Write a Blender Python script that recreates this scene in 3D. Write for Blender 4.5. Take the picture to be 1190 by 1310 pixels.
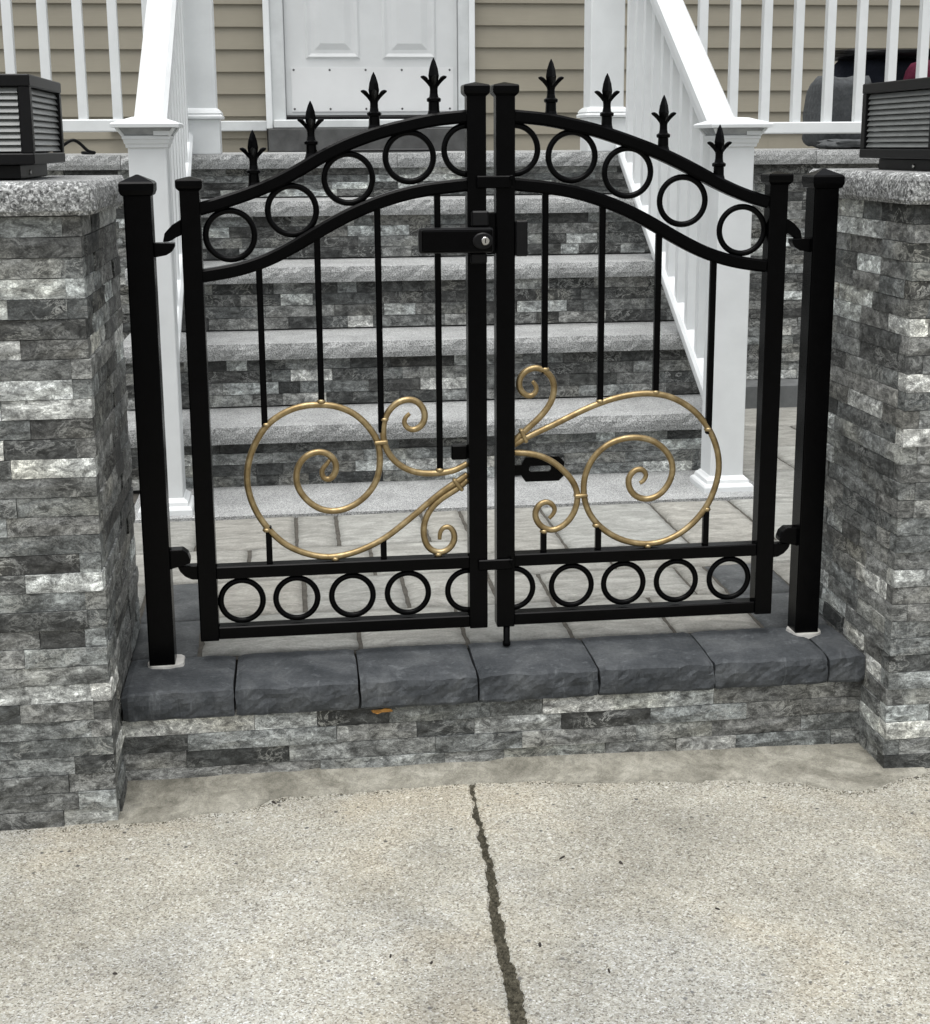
import bpy, bmesh, math, random
from mathutils import Vector, Matrix, noise
R = random.Random(7)
rad = math.radians
scn = bpy.context.scene
for o in list(bpy.data.objects): bpy.data.objects.remove(o)

# ------------------------------------------------------------------ camera
cd = bpy.data.cameras.new('camera'); cam = bpy.data.objects.new('camera', cd)
scn.collection.objects.link(cam); scn.camera = cam
cr = Vector((0.99216875, -0.12473352, -0.0065356)); cu = Vector((0.03188041, 0.20230061, 0.97880442)); cf = Vector((0.12076756, 0.97134752, -0.2046929))
mw = Matrix.Identity(4)
for i, v in enumerate((cr, cu, -cf)):
    for j in range(3): mw[j][i] = v[j]
mw.translation = (-0.3352, -2.6069, 0.9989)
cam.matrix_world = mw
cd.sensor_fit = 'HORIZONTAL'; cd.sensor_width = 36; cd.lens = 1765.25 / 1190 * 36
cd.shift_y = -100 / 1190; cd.clip_start = .05; cd.clip_end = 3000

# ------------------------------------------------------------------ world, sun, exposure
SUN_EL, SUN_AZ = 76, -155          # azimuth of the sun measured from +Y, clockwise
w = bpy.data.worlds.new('World'); scn.world = w; w.use_nodes = True
nt = w.node_tree; nt.nodes.clear()
out = nt.nodes.new('ShaderNodeOutputWorld'); bg = nt.nodes.new('ShaderNodeBackground'); sky = nt.nodes.new('ShaderNodeTexSky')
hs = nt.nodes.new('ShaderNodeHueSaturation')
sky.sky_type = 'NISHITA'; sky.sun_disc = False; sky.sun_elevation = rad(SUN_EL); sky.sun_rotation = rad(SUN_AZ)
sky.air_density = 1.5; sky.dust_density = 4.0; sky.ozone_density = 1.0
hs.inputs['Saturation'].default_value = .22
nt.links.new(sky.outputs[0], hs.inputs['Color']); nt.links.new(hs.outputs[0], bg.inputs[0]); nt.links.new(bg.outputs[0], out.inputs[0])
bg.inputs[1].default_value = .105
sd = bpy.data.lights.new('sun', 'SUN'); sd.energy = 1.5; sd.angle = rad(45); sd.color = (1, .995, .98)
sun = bpy.data.objects.new('sun', sd); scn.collection.objects.link(sun)
az = rad(SUN_AZ); el = rad(SUN_EL)
sdir = Vector((math.sin(az) * math.cos(el), math.cos(az) * math.cos(el), math.sin(el)))
sun.rotation_euler = sdir.to_track_quat('Z', 'Y').to_euler(); sun.location = (-2, -4, 6)
vs = scn.view_settings; vs.view_transform = 'Standard'; vs.look = 'None'; vs.exposure = 0.78; vs.gamma = 1; vs.use_curve_mapping = False

# ------------------------------------------------------------------ material helpers
class NT:
    def __init__(s, name):
        s.m = bpy.data.materials.new(name); s.m.use_nodes = True; s.t = s.m.node_tree
        s.b = s.t.nodes['Principled BSDF']
    def n(s, typ, **kw):
        nd = s.t.nodes.new('ShaderNode' + typ)
        for k, v in kw.items():
            if k.startswith('i_'):
                key = k[2:]; key = int(key) if key.isdigit() else key.replace('_', ' ')
                nd.inputs[key].default_value = v
            else: setattr(nd, k, v)
        return nd
    def l(s, a, b): s.t.links.new(a, b)
    def coord(s, rnd=True):
        tc = s.n('TexCoord')
        if not rnd: return tc.outputs['Object']
        oi = s.n('ObjectInfo'); mu = s.n('Math', operation='MULTIPLY', i_1=37.0); s.l(oi.outputs['Random'], mu.inputs[0])
        ad = s.n('VectorMath', operation='ADD'); s.l(tc.outputs['Object'], ad.inputs[0]); s.l(mu.outputs[0], ad.inputs[1])
        return ad.outputs[0]
    def noise(s, co, scale, detail=4, rough=.6, dist=0):
        nd = s.n('TexNoise', i_Scale=scale, i_Detail=detail, i_Roughness=rough, i_Distortion=dist); s.l(co, nd.inputs['Vector']); return nd.outputs['Fac']
    def ramp(s, fac, pts, interp='LINEAR'):
        r = s.n('ValToRGB'); r.color_ramp.interpolation = interp; e = r.color_ramp.elements
        while len(e) < len(pts): e.new(.5)
        for q, (p, c) in zip(e, pts):
            q.position = p; q.color = (c, c, c, 1) if not isinstance(c, tuple) else (*c, 1)
        s.l(fac, r.inputs[0]); return r.outputs[0]
    def mix(s, fac, a, b, blend='MIX'):
        m = s.n('Mix', data_type='RGBA', blend_type=blend)
        for sock, v in ((m.inputs[0], fac), (m.inputs[6], a), (m.inputs[7], b)):
            if hasattr(v, 'links'): s.l(v, sock)
            else: sock.default_value = v if not isinstance(v, tuple) else (*v[:3], 1)
        return m.outputs[2]
    def bump(s, h, strength=.5, dist=.002, prev=None):
        b = s.n('Bump', i_Strength=strength, i_Distance=dist); s.l(h, b.inputs['Height'])
        if prev is not None: s.l(prev, b.inputs['Normal'])
        return b.outputs[0]
    def done(s, col=None, rough=.6, spec=.5, metal=0, normal=None):
        if col is not None:
            if hasattr(col, 'links'): s.l(col, s.b.inputs['Base Color'])
            else: s.b.inputs['Base Color'].default_value = (*col, 1)
        if hasattr(rough, 'links'): s.l(rough, s.b.inputs['Roughness'])
        else: s.b.inputs['Roughness'].default_value = rough
        s.b.inputs['Specular IOR Level'].default_value = spec; s.b.inputs['Metallic'].default_value = metal
        if normal is not None: s.l(normal, s.b.inputs['Normal'])
        return s.m
M = {}
def mk_stone():
    t = NT('split_face_stone'); co = t.coord()
    oi = t.n('ObjectInfo')
    mp = t.n('Mapping', i_Scale=(1.0, 1.0, 1.7), i_Rotation=(0, rad(14), 0)); t.l(co, mp.inputs[0]); cs = mp.outputs[0]
    n1 = t.noise(cs, 40, 12, .78, .7); n2 = t.noise(co, 330, 5, .8, .3); n3 = t.noise(cs, 20, 8, .72, .9); n4 = t.noise(cs, 11, 4, .6, 1.2)
    tone_ = t.ramp(n1, [(.37, .28), (.45, .66), (.50, 1.0), (.56, 1.45), (.65, 2.3)])
    col = t.mix(1.0, oi.outputs['Color'], tone_, 'MULTIPLY')
    col = t.mix(1.0, col, t.ramp(n4, [(.36, .6), (.5, 1.0), (.64, 1.45)]), 'MULTIPLY')
    col = t.mix(1.0, col, t.ramp(n2, [(.30, .5), (.5, 1.0), (.70, 1.6)]), 'MULTIPLY')
    vein = t.ramp(n3, [(.470, 0.0), (.492, .8), (.5, 1.0), (.508, .8), (.530, 0.0)])
    patch = t.ramp(t.noise(co, 8, 2), [(.42, 0.0), (.62, .8)])
    vf = t.n('Math', operation='MULTIPLY'); t.l(vein, vf.inputs[0]); t.l(patch, vf.inputs[1])
    col = t.mix(vf.outputs[0], col, (.46, .47, .45))
    seam = t.ramp(t.noise(cs, 24, 8, .75, .8), [(.478, 0.0), (.5, .7), (.522, 0.0)])
    col = t.mix(seam, col, (.022, .023, .022))
    warm = t.ramp(t.noise(co, 4, 2), [(.52, 0.0), (.75, .5)])
    col = t.mix(warm, col, t.mix(1.0, col, (1.10, 1.02, .84), 'MULTIPLY'))
    h = t.bump(n2, .35, .0008); h = t.bump(n1, .6, .0022, h)
    M['stone'] = t.done(col, .6, .4, 0, h)
def mk_granite(name, sc, lo, mid, hi, bumpd=.001, rough=.6):
    t = NT(name); co = t.coord()
    n1 = t.noise(co, sc, 3, .7, .4); n2 = t.noise(co, sc * .38, 3, .6); n3 = t.noise(co, 9, 4, .6)
    c = t.ramp(n1, [(.36, lo), (.45, mid * .7), (.53, mid), (.60, hi)])
    c = t.mix(t.ramp(n2, [(.45, 0.0), (.7, .3)]), c, (hi * .9, hi * .92, hi * .9))
    c = t.mix(1.0, c, t.ramp(n3, [(.3, .8), (.7, 1.15)]), 'MULTIPLY')
    c = t.mix(1.0, c, (.985, 1.0, .99), 'MULTIPLY')
    M[name] = t.done(c, rough, .4, 0, t.bump(n1, .5, bumpd))
def mk_concrete():
    t = NT('exposed_aggregate_concrete'); co = t.coord(False)
    v = t.n('TexVoronoi', i_Scale=400.0); t.l(co, v.inputs['Vector'])
    v2 = t.n('TexVoronoi', i_Scale=75.0); t.l(co, v2.inputs['Vector'])
    sx = t.n('SeparateColor'); t.l(v.outputs['Color'], sx.inputs[0])
    s2 = t.n('SeparateColor'); t.l(v2.outputs['Color'], s2.inputs[0])
    grain = t.ramp(sx.outputs[0], [(0.0, (.13, .115, .088)), (.12, (.225, .20, .152)), (.3, (.325, .298, .228)), (.7, (.385, .362, .287)), (.93, (.45, .43, .355)), (1.0, (.58, .56, .49))])
    fn = t.noise(co, 750, 3, .7); mid = t.noise(co, 120, 4, .7)
    col = t.mix(1.0, grain, t.ramp(fn, [(.3, .74), (.5, 1.0), (.7, 1.18)]), 'MULTIPLY')
    col = t.mix(1.0, col, t.ramp(mid, [(.32, .78), (.5, 1.0), (.68, 1.14)]), 'MULTIPLY')
    peb = t.n('Math', operation='LESS_THAN', i_1=.10); t.l(s2.outputs[1], peb.inputs[0])
    near = t.ramp(v2.outputs['Distance'], [(.20, 1.0), (.34, 0.0)])
    pf = t.n('Math', operation='MULTIPLY'); t.l(peb.outputs[0], pf.inputs[0]); t.l(near, pf.inputs[1])
    pcol = t.ramp(s2.outputs[2], [(0, (.07, .066, .058)), (.5, (.15, .14, .12)), (.75, (.26, .235, .19)), (1, (.6, .58, .5))])
    col = t.mix(pf.outputs[0], col, pcol)
    big = t.noise(co, 2.4, 5, .6, .6); big2 = t.noise(co, 7.5, 6, .7, .8)
    mp = t.n('Mapping', i_Location=(5.3, 1.7, 0)); t.l(co, mp.inputs[0]); hue = t.noise(mp.outputs[0], 1.9, 4, .55, .4)
    mp2 = t.n('Mapping', i_Location=(1.3, 8.7, 0)); t.l(co, mp2.inputs[0]); rust = t.noise(mp2.outputs[0], 3.1, 4, .6, .5)
    col = t.mix(1.0, col, t.ramp(big, [(.32, .80), (.48, .98), (.68, 1.16)]), 'MULTIPLY')
    col = t.mix(1.0, col, t.ramp(big2, [(.3, .84), (.5, 1.0), (.7, 1.12)]), 'MULTIPLY')
    col = t.mix(t.ramp(hue, [(.44, 0.0), (.60, .85)]), col, t.mix(1.0, col, (.965, .995, 1.065), 'MULTIPLY'))
    col = t.mix(1.0, col, (.955, .985, 1.06), 'MULTIPLY')
    col = t.mix(t.ramp(rust, [(.52, 0.0), (.68, .45)]), col, t.mix(1.0, col, (1.04, .95, .83), 'MULTIPLY'))
    h = t.bump(v.outputs['Distance'], .3, .001); h = t.bump(fn, .4, .0008, h); h = t.bump(mid, .4, .002, h)
    M['concrete'] = t.done(col, .85, .25, 0, h)
def mk_mortar():
    t = NT('mortar'); co = t.coord(False)
    n1 = t.noise(co, 11, 8, .7, .8); n2 = t.noise(co, 420, 4, .75); n3 = t.noise(co, 45, 6, .75, .6)
    c = t.ramp(n1, [(.34, (.15, .143, .118)), (.5, (.235, .225, .188)), (.66, (.34, .328, .28))])
    c = t.mix(1.0, c, t.ramp(n2, [(.3, .72), (.5, 1.0), (.7, 1.25)]), 'MULTIPLY')
    c = t.mix(1.0, c, t.ramp(n3, [(.32, .72), (.5, 1.0), (.7, 1.2)]), 'MULTIPLY')
    crack = t.ramp(t.noise(co, 16, 7, .7, 2.0), [(.492, 0.0), (.5, .7), (.508, 0.0)])
    c = t.mix(crack, c, (.05, .046, .036))
    M['mortar'] = t.done(c, .9, .2, 0, t.bump(n3, .5, .003, t.bump(n2, .4, .001)))
def mk_block(name, a, b, c3, sc=30):
    t = NT(name); co = t.coord()
    n1 = t.noise(co, 9, 6, .6, .6); n2 = t.noise(co, 150, 5, .75); n3 = t.noise(co, 34, 6, .7, 1.0)
    c = t.ramp(n1, [(.3, a), (.5, b), (.72, c3)])
    c = t.mix(1.0, c, t.ramp(n2, [(.3, .72), (.5, 1.0), (.7, 1.3)]), 'MULTIPLY')
    chalk = t.ramp(n3, [(.6, 0.0), (.78, .4)])
    c = t.mix(chalk, c, tuple(min(1, 2.3 * x) for x in c3))
    mp = t.n('Mapping', i_Scale=(26, 26, 4)); t.l(co, mp.inputs[0]); strk = t.noise(mp.outputs[0], 1.6, 5, .7, .3)
    c = t.mix(t.ramp(strk, [(.58, 0.0), (.75, .35)]), c, tuple(min(1, 2.6 * x) for x in c3))
    M[name] = t.done(c, .75, .3, 0, t.bump(n3, .7, .004, t.bump(n2, .5, .0015)))
def mk_paver():
    t = NT('flagstone_paver'); co = t.coord()
    mp = t.n('Mapping', i_Scale=(1.3, 3.2, 3)); t.l(co, mp.inputs[0])
    st = t.noise(mp.outputs[0], 7, 6, .65, 1.8); n2 = t.noise(co, 170, 4, .7); oi = t.n('ObjectInfo')
    c = t.ramp(st, [(.3, (.19, .188, .17)), (.5, (.275, .272, .248)), (.7, (.37, .367, .337))])
    c = t.mix(1.0, c, t.ramp(n2, [(.3, .8), (.7, 1.15)]), 'MULTIPLY')
    c = t.mix(1.0, c, oi.outputs['Color'], 'MULTIPLY')
    M['paver'] = t.done(c, .7, .3, 0, t.bump(st, .5, .004, t.bump(n2, .3, .001)))
def mk_simple(name, col, rough, spec=.5, metal=0, var=.08, vs_=12, bump=None):
    t = NT(name); co = t.coord()
    n = t.noise(co, vs_, 5, .6)
    c = t.mix(1.0, (*col, 1), t.ramp(n, [(.3, 1 - var), (.7, 1 + var)]), 'MULTIPLY')
    nb = t.bump(t.noise(co, bump[0], 4, .7), bump[1], bump[2]) if bump else None
    M[name] = t.done(c, rough, spec, metal, nb)
def mk_gold():
    t = NT('antique_gold_paint'); co = t.coord(False)
    n1 = t.noise(co, 40, 5, .65); n2 = t.noise(co, 300, 3, .6)
    c = t.ramp(n1, [(.3, (.21, .148, .07)), (.5, (.32, .235, .115)), (.7, (.47, .37, .21))])
    M['gold'] = t.done(c, t.ramp(n2, [(.3, .34), (.7, .5)]), .5, .8, t.bump(n2, .12, .0006))
def mk_siding():
    t = NT('beige_vinyl_siding'); co = t.coord(False); oi = t.n('ObjectInfo')
    mp = t.n('Mapping', i_Scale=(3, 40, 120)); t.l(co, mp.inputs[0]); g = t.noise(mp.outputs[0], 2.2, 5, .7, .4)
    d = t.noise(co, 3, 4, .6)
    c = t.mix(1.0, (.262, .24, .188, 1), t.ramp(d, [(.3, .92), (.7, 1.06)]), 'MULTIPLY')
    c = t.mix(1.0, c, t.ramp(g, [(.3, .95), (.7, 1.04)]), 'MULTIPLY')
    M['siding'] = t.done(c, .55, .35, 0, t.bump(g, .12, .001))
def mk_quilt():
    t = NT('grey_quilted_fabric'); co = t.coord(False)
    mp = t.n('Mapping', i_Rotation=(0, rad(45), 0), i_Scale=(34, 34, 34)); t.l(co, mp.inputs[0])
    ck = t.n('TexVoronoi', distance='CHEBYCHEV', i_Scale=1.0, i_Randomness=0.0); t.l(mp.outputs[0], ck.inputs['Vector'])
    c = t.mix(1.0, (.075, .08, .084, 1), t.ramp(t.noise(co, 60, 5, .7), [(.3, .7), (.7, 1.3)]), 'MULTIPLY')
    M['quilt'] = t.done(c, .8, .2, 0, t.bump(ck.outputs['Distance'], .8, .004))
mk_stone(); mk_granite('granite_cap', 185, .02, .22, .60, .002); mk_granite('granite_tread', 300, .10, .33, .56, .003)
mk_concrete(); mk_mortar(); mk_paver(); mk_gold(); mk_siding(); mk_quilt()
mk_block('charcoal_block', (.028, .032, .036), (.055, .060, .065), (.10, .106, .11))
mk_block('charcoal_paver', (.05, .054, .056), (.085, .09, .092), (.12, .125, .125))
mk_simple('black_paint', (.0012, .0012, .0014), .26, .08, 0, .3, 40, (220, .1, .0006))
mk_simple('black_satin', (.005, .005, .0055), .4, .2, 0, .2, 40)
mk_simple('white_vinyl', (.74, .762, .765), .38, .4, 0, .06, 7, (60, .05, .0008))
mk_simple('white_door', (.60, .615, .615), .45, .4, 0, .05, 5, (50, .06, .001))
mk_simple('aged_white', (.56, .58, .58), .5, .35, 0, .09, 10, (50, .1, .001))
mk_simple('kick_metal', (.66, .67, .67), .35, .5, .0, .05, 4)
mk_simple('dark_joint', (.085, .08, .07), .95, .1, 0, .3, 60, (160, .8, .003))
mk_simple('wall_core', (.10, .10, .097), .95, .1, 0, .3, 30)
mk_simple('dirt', (.085, .078, .058), .95, .1, 0, .75, 160, (240, 1.0, .004))
mk_simple('ground', (.16, .155, .14), .95, .1, 0, .2, 2)
mk_simple('slat_plastic', (.16, .168, .164), .28, .5, 0, .15, 30)
mk_simple('lamp_core', (.06, .065, .062), .5, .4, 0, .15, 30)
mk_simple('chrome', (.75, .74, .71), .22, .5, 1.0, .05, 30)
mk_simple('screw', (.12, .12, .12), .4, .5, .8, .1, 30)
mk_simple('navy_fabric', (.012, .015, .024), .75, .2, 0, .3, 40, (90, .6, .003))
mk_simple('crimson_fabric', (.075, .008, .024), .75, .2, 0, .25, 40, (90, .6, .003))
mk_simple('grey_fabric', (.10, .105, .108), .8, .2, 0, .2, 40, (90, .6, .003))
mk_simple('dark_slate', (.075, .076, .075), .7, .3, 0, .3, 14, (120, .4, .002))
mk_simple('mortar_white', (.52, .51, .48), .85, .2, 0, .15, 40, (160, .6, .002))
mk_simple('grey_footing', (.13, .135, .135), .85, .2, 0, .2, 20, (160, .5, .002))
mk_simple('leaf_orange', (.30, .15, .035), .6, .3, 0, .3, 200)
mk_simple('debris_dark', (.035, .03, .026), .8, .2, 0, .4, 200)
mk_simple('solar_lens', (.32, .335, .34), .15, .6, 0, .2, 30)

# ------------------------------------------------------------------ geometry helpers
COL = scn.collection
WORLD = {}
def base(o): return WORLD.get(o.name, Vector((0, 0, 0)))
def link(o, parent=None):
    COL.objects.link(o)
    if parent is not None:
        o.parent = parent; o.matrix_parent_inverse = Matrix.Translation(-base(parent))
    return o
def tag(o, label, cat, group=None, kind=None):
    if label: o['label'] = label
    if cat: o['category'] = cat
    if group: o['group'] = group
    if kind: o['kind'] = kind
    return o
def thing(name, label, cat, loc=(0, 0, 0), group=None):
    o = bpy.data.objects.new(name, None); o.empty_display_size = .05; o.location = loc; link(o)
    WORLD[o.name] = Vector(loc); return tag(o, label, cat, group)
def me_from(bm, name, mat, smooth=False, recalc=True):
    if recalc: bmesh.ops.recalc_face_normals(bm, faces=bm.faces[:])
    me = bpy.data.meshes.new(name); bm.to_mesh(me); bm.free(); me.materials.append(M[mat])
    if smooth:
        for p in me.polygons: p.use_smooth = True
    return me
def obj(name, bm, mat, parent=None, smooth=False, loc=None):
    o = bpy.data.objects.new(name, me_from(bm, name, mat, smooth)); link(o, parent)
    if loc is not None: o.location = loc
    return o
def inst(name, me, parent, loc, rz=0, scale=(1, 1, 1), color=None):
    o = bpy.data.objects.new(name, me); link(o, parent); o.location = loc; o.rotation_euler = (0, 0, rz); o.scale = scale
    if color: o.color = (*color, 1)
    return o
def structure(o): o['kind'] = 'structure'; return o
def bx(x0, x1, y0, y1, z0, z1, bev=0, seg=1, bm=None):
    b = bmesh.new() if bm is None else bm
    tmp = bmesh.new() if bm is not None else b
    vs = [tmp.verts.new(p) for p in ((x0, y0, z0), (x1, y0, z0), (x1, y1, z0), (x0, y1, z0), (x0, y0, z1), (x1, y0, z1), (x1, y1, z1), (x0, y1, z1))]
    for f in ((0, 3, 2, 1), (4, 5, 6, 7), (0, 1, 5, 4), (1, 2, 6, 5), (2, 3, 7, 6), (3, 0, 4, 7)): tmp.faces.new([vs[i] for i in f])
    if bev: bmesh.ops.bevel(tmp, geom=tmp.edges[:], offset=bev, segments=seg, profile=.5, affect='EDGES')
    if bm is not None: merge(bm, tmp)
    return b
def merge(bm, tmp):
    me = bpy.data.meshes.new('_t'); tmp.to_mesh(me); tmp.free(); bm.from_mesh(me); bpy.data.meshes.remove(me)
def cat(pts, n=5, closed=False):
    out = []; N = len(pts)
    for i in range(N if closed else N - 1):
        if closed: p0, p1, p2, p3 = (pts[(i + k) % N] for k in (-1, 0, 1, 2))
        else: p0, p1, p2, p3 = pts[max(i - 1, 0)], pts[i], pts[i + 1], pts[min(i + 2, N - 1)]
        for k in range(n):
            t = k / n
            out.append(tuple(.5 * (2 * b + (c - a) * t + (2 * a - 5 * b + 4 * c - d) * t * t + (-a + 3 * b - 3 * c + d) * t ** 3) for a, b, c, d in zip(p0, p1, p2, p3)))
    if not closed: out.append(tuple(pts[-1]))
    return out
def smooth_path(p, it=2):
    for _ in range(it):
        p = [p[0]] + [tuple(.25 * a + .5 * b + .25 * c for a, b, c in zip(p[i - 1], p[i], p[i + 1])) for i in range(1, len(p) - 1)] + [p[-1]]
    return p
def tube(path, rads, n=8, closed=False, up=Vector((0, 1, 0)), bm=None, prof=None):
    """sweep a round (or given profile) section along a path"""
    b = bmesh.new() if bm is None else bm
    P = [Vector(p) for p in path]; N = len(P); rings = []
    if not hasattr(rads, '__len__'): rads = [rads] * N
    for i in range(N):
        a = P[(i - 1) % N] if (closed or i > 0) else P[i]; c = P[(i + 1) % N] if (closed or i < N - 1) else P[i]
        t = (c - a).normalized(); s = t.cross(up)
        s = s.normalized() if s.length > 1e-6 else Vector((1, 0, 0)); u = s.cross(t).normalized()
        if prof: rings.append([b.verts.new(P[i] + s * q[0] + u * q[1]) for q in prof])
        else: rings.append([b.verts.new(P[i] + (s * math.cos(2 * math.pi * k / n) + u * math.sin(2 * math.pi * k / n)) * rads[i]) for k in range(n)])
    m = len(rings[0])
    for i in range(N if closed else N - 1):
        A, B = rings[i], rings[(i + 1) % N]
        for k in range(m): b.faces.new((A[k], A[(k + 1) % m], B[(k + 1) % m], B[k]))
    if not closed:
        b.faces.new(rings[0]); b.faces.new(rings[-1])
    return b
def lathe(prof, n=16, bm=None, c=(0, 0, 0), rot=0, sq=False):
    b = bmesh.new() if bm is None else bm
    rings = [[b.verts.new((c[0] + r * math.cos(rot + 2 * math.pi * k / n), c[1] + r * math.sin(rot + 2 * math.pi * k / n), c[2] + z)) for k in range(n)] for r, z in prof]
    for A, B in zip(rings, rings[1:]):
        for k in range(n): b.faces.new((A[k], A[(k + 1) % n], B[(k + 1) % n], B[k]))
    b.faces.new(rings[0]); b.faces.new(rings[-1]); return b
def square_lathe(prof, cx, cy, z0=0):
    """stacked square sections: prof = (half width, z)"""
    return lathe([(h * math.sqrt(2), z) for h, z in prof], 4, None, (cx, cy, z0), math.pi / 4)
def extr(poly, y0, y1, bev=0):
    """polygon in XZ extruded along Y"""
    b = bmesh.new(); A = [b.verts.new((x, y0, z)) for x, z in poly]; B = [b.verts.new((x, y1, z)) for x, z in poly]; n = len(poly)
    b.faces.new(A); b.faces.new(B[::-1])
    for k in range(n): b.faces.new((A[k], A[(k + 1) % n], B[(k + 1) % n], B[k]))
    if bev: bmesh.ops.bevel(b, geom=b.edges[:], offset=bev, segments=1, affect='EDGES')
    return b
def rough_slab(x0, x1, y0, y1, z0, z1, step=.03, front=.006, top=.0008, seed=0, side=None, lip=.004, sides=()):
    """slab with a rock-faced front (-Y) edge and a flat top"""
    nx = max(2, int((x1 - x0) / step)); nz = 3; b = bmesh.new(); rr = random.Random(seed)
    o = Vector((rr.uniform(0, 50), rr.uniform(0, 50), 0))
    def nz_(x, z, s): return noise.noise(Vector((x * s, z * s, 0)) + o)
    grid = []
    for i in range(nx + 1):
        x = x0 + (x1 - x0) * i / nx; colv = []
        for j in range(nz + 1):
            z = z0 + (z1 - z0) * j / nz
            d = front * (.6 * nz_(x, z, 14) + .7 * nz_(x, z * 2, 40)) + (lip if j in (0, nz) else 0)
            zz = z + (top * 2 * nz_(x, 0, 30) if j == nz else .0)
            colv.append(b.verts.new((x, y0 + d, zz)))
        colv.append(b.verts.new((x, y0 + lip * 2.4, z1 + .0012)))
        colv.append(b.verts.new((x, y1, z1 + .0012))); colv.append(b.verts.new((x, y1, z0)))
        grid.append(colv)
    m = len(grid[0])
    for i in range(nx):
        for j in range(m): b.faces.new((grid[i][j], grid[i + 1][j], grid[i + 1][(j + 1) % m], grid[i][(j + 1) % m]))
    b.faces.new(grid[0]); b.faces.new(grid[-1]); return b

# ---- split-face ledger stones: a small library of real-size meshes, reused everywhere
SH, ST = .0338, .036
LIBL = (.045, .065, .085, .11, .14, .17, .21, .26)
def stone_mesh(L, H, seed):
    rr = random.Random(seed); b = bmesh.new(); nx = 5 if L > .1 else 4; nz = 3
    g = []
    for i in range(nx):
        row = []
        for j in range(nz):
            x = L * i / (nx - 1); z = H * j / (nz - 1); edge = i in (0, nx - 1) or j in (0, nz - 1)
            if 0 < i < nx - 1: x += rr.uniform(-.2, .2) * L / nx
            if j == 1: z += rr.uniform(-.25, .25) * H / 2
            d = rr.uniform(-.0016, .0012) + (.0006 if edge else -.0006)
            x += rr.uniform(.0001, .0007) * (1 if i == 0 else -1 if i == nx - 1 else 0)
            z += rr.uniform(.0000, .0005) * (1 if j == 0 else -1 if j == nz - 1 else 0)
            row.append(b.verts.new((x, d, z)))
        g.append(row)
    for i in range(nx - 1):
        for j in range(nz - 1): b.faces.new((g[i][j], g[i + 1][j], g[i + 1][j + 1], g[i][j + 1]))
    per = [g[i][0] for i in range(nx)] + [g[nx - 1][j] for j in range(1, nz)] + [g[i][nz - 1] for i in range(nx - 2, -1, -1)] + [g[0][j] for j in range(nz - 2, 0, -1)]
    back = [b.verts.new((v.co.x, ST, v.co.z)) for v in per]; n = len(per)
    for k in range(n): b.faces.new((per[k], back[k], back[(k + 1) % n], per[(k + 1) % n]))
    b.faces.new(back)
    return me_from(b, 'ledger_stone', 'stone')
LIB = {L: [stone_mesh(L, SH, 100 * i + k) for k in range(5)] for i, L in enumerate(LIBL)}
def tone(rr, dark=0.0, lightp=.13):
    u = rr.random()
    if u < .32 + dark: v = rr.uniform(.035, .08)
    elif u < 1 - lightp: v = rr.uniform(.105, .25)
    else: v = rr.uniform(.36, .60)
    t = rr.uniform(-.03, .03)
    return (v * (.975 + t), v * 1.01, v * (.975 - t * .6))
def lay(parent, p0, rz, length, z, rr, H=SH, dark=0, lightp=.13, lens=None, prot=.006):
    """one course of stones starting at p0=(x,y), running along the rotated +x"""
    c, s = math.cos(rz), math.sin(rz); u = 0
    while u < length - .001:
        L = rr.choice(lens or LIBL); L = L * rr.uniform(.9, 1.12)
        if length - u - L < .05: L = length - u
        if L > .29 and length - u > .29: L = .25
        key = min(LIBL, key=lambda q: abs(q - L)); me = rr.choice(LIB[key]); d = rr.uniform(-prot, .0015)
        x = p0[0] + c * u - s * d; y = p0[1] + s * u + c * d
        inst('stone', me, parent, (x, y, z), rz, (L / key, 1, (H - .0006) / SH), tone(rr, dark, lightp)); u += L

# ================================================================== SETTING: ground, sidewalk, patio
b = bmesh.new()
vs_ = [b.verts.new(p) for p in ((-600, -600, -.262), (600, -600, -.262), (600, 900, -.262), (-600, 900, -.262))]; b.faces.new(vs_)
structure(obj('ground', b, 'ground'))
sidewalk = bpy.data.objects.new('sidewalk', None); link(sidewalk); sidewalk.location = (0, -1, -.2); WORLD[sidewalk.name] = Vector((0, -1, -.2)); structure(sidewalk)
JX = [(-.0225, -.16), (-.0252, -.1975), (-.0315, -.3218), (-.033, -.4627), (-.0419, -.5879), (-.0487, -.701), (-.0469, -.8045), (-.0536, -.9153), (-.058, -1.15), (-.066, -1.6), (-.08, -2.4), (-.1, -3.2)]
JX = cat([(x, y) for x, y in JX], 22)
def slab(side):
    bm = bmesh.new(); rr = random.Random(3 + side); A = []; Bv = []; C = []; D = []
    for i, (x, y) in enumerate(JX):
        grow = min(1, max(0, (-.17 - y) / .7)); wd = .0028 + .0088 * grow
        xx = x + side * (wd + .0075 * noise.noise(Vector((y * 22, side * 9, 0))) + .005 * noise.noise(Vector((y * 75, side * 5, 3))) + .002 * noise.noise(Vector((y * 230, side * 5, 7))))
        z = -.2 - .012 * max(0, -y - .3)
        C.append(bm.verts.new((xx, y, z - .05))); A.append(bm.verts.new((xx, y, z - .003))); D.append(bm.verts.new((xx + side * .004, y, z))); Bv.append(bm.verts.new((side * 3.2, y, z)))
    for i in range(len(A) - 1):
        bm.faces.new((C[i], C[i + 1], A[i + 1], A[i])); bm.faces.new((A[i], A[i + 1], D[i + 1], D[i])); bm.faces.new((D[i], D[i + 1], Bv[i + 1], Bv[i]))
    return obj('slab', bm, 'concrete', sidewalk)
slab(-1); slab(1)
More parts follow.
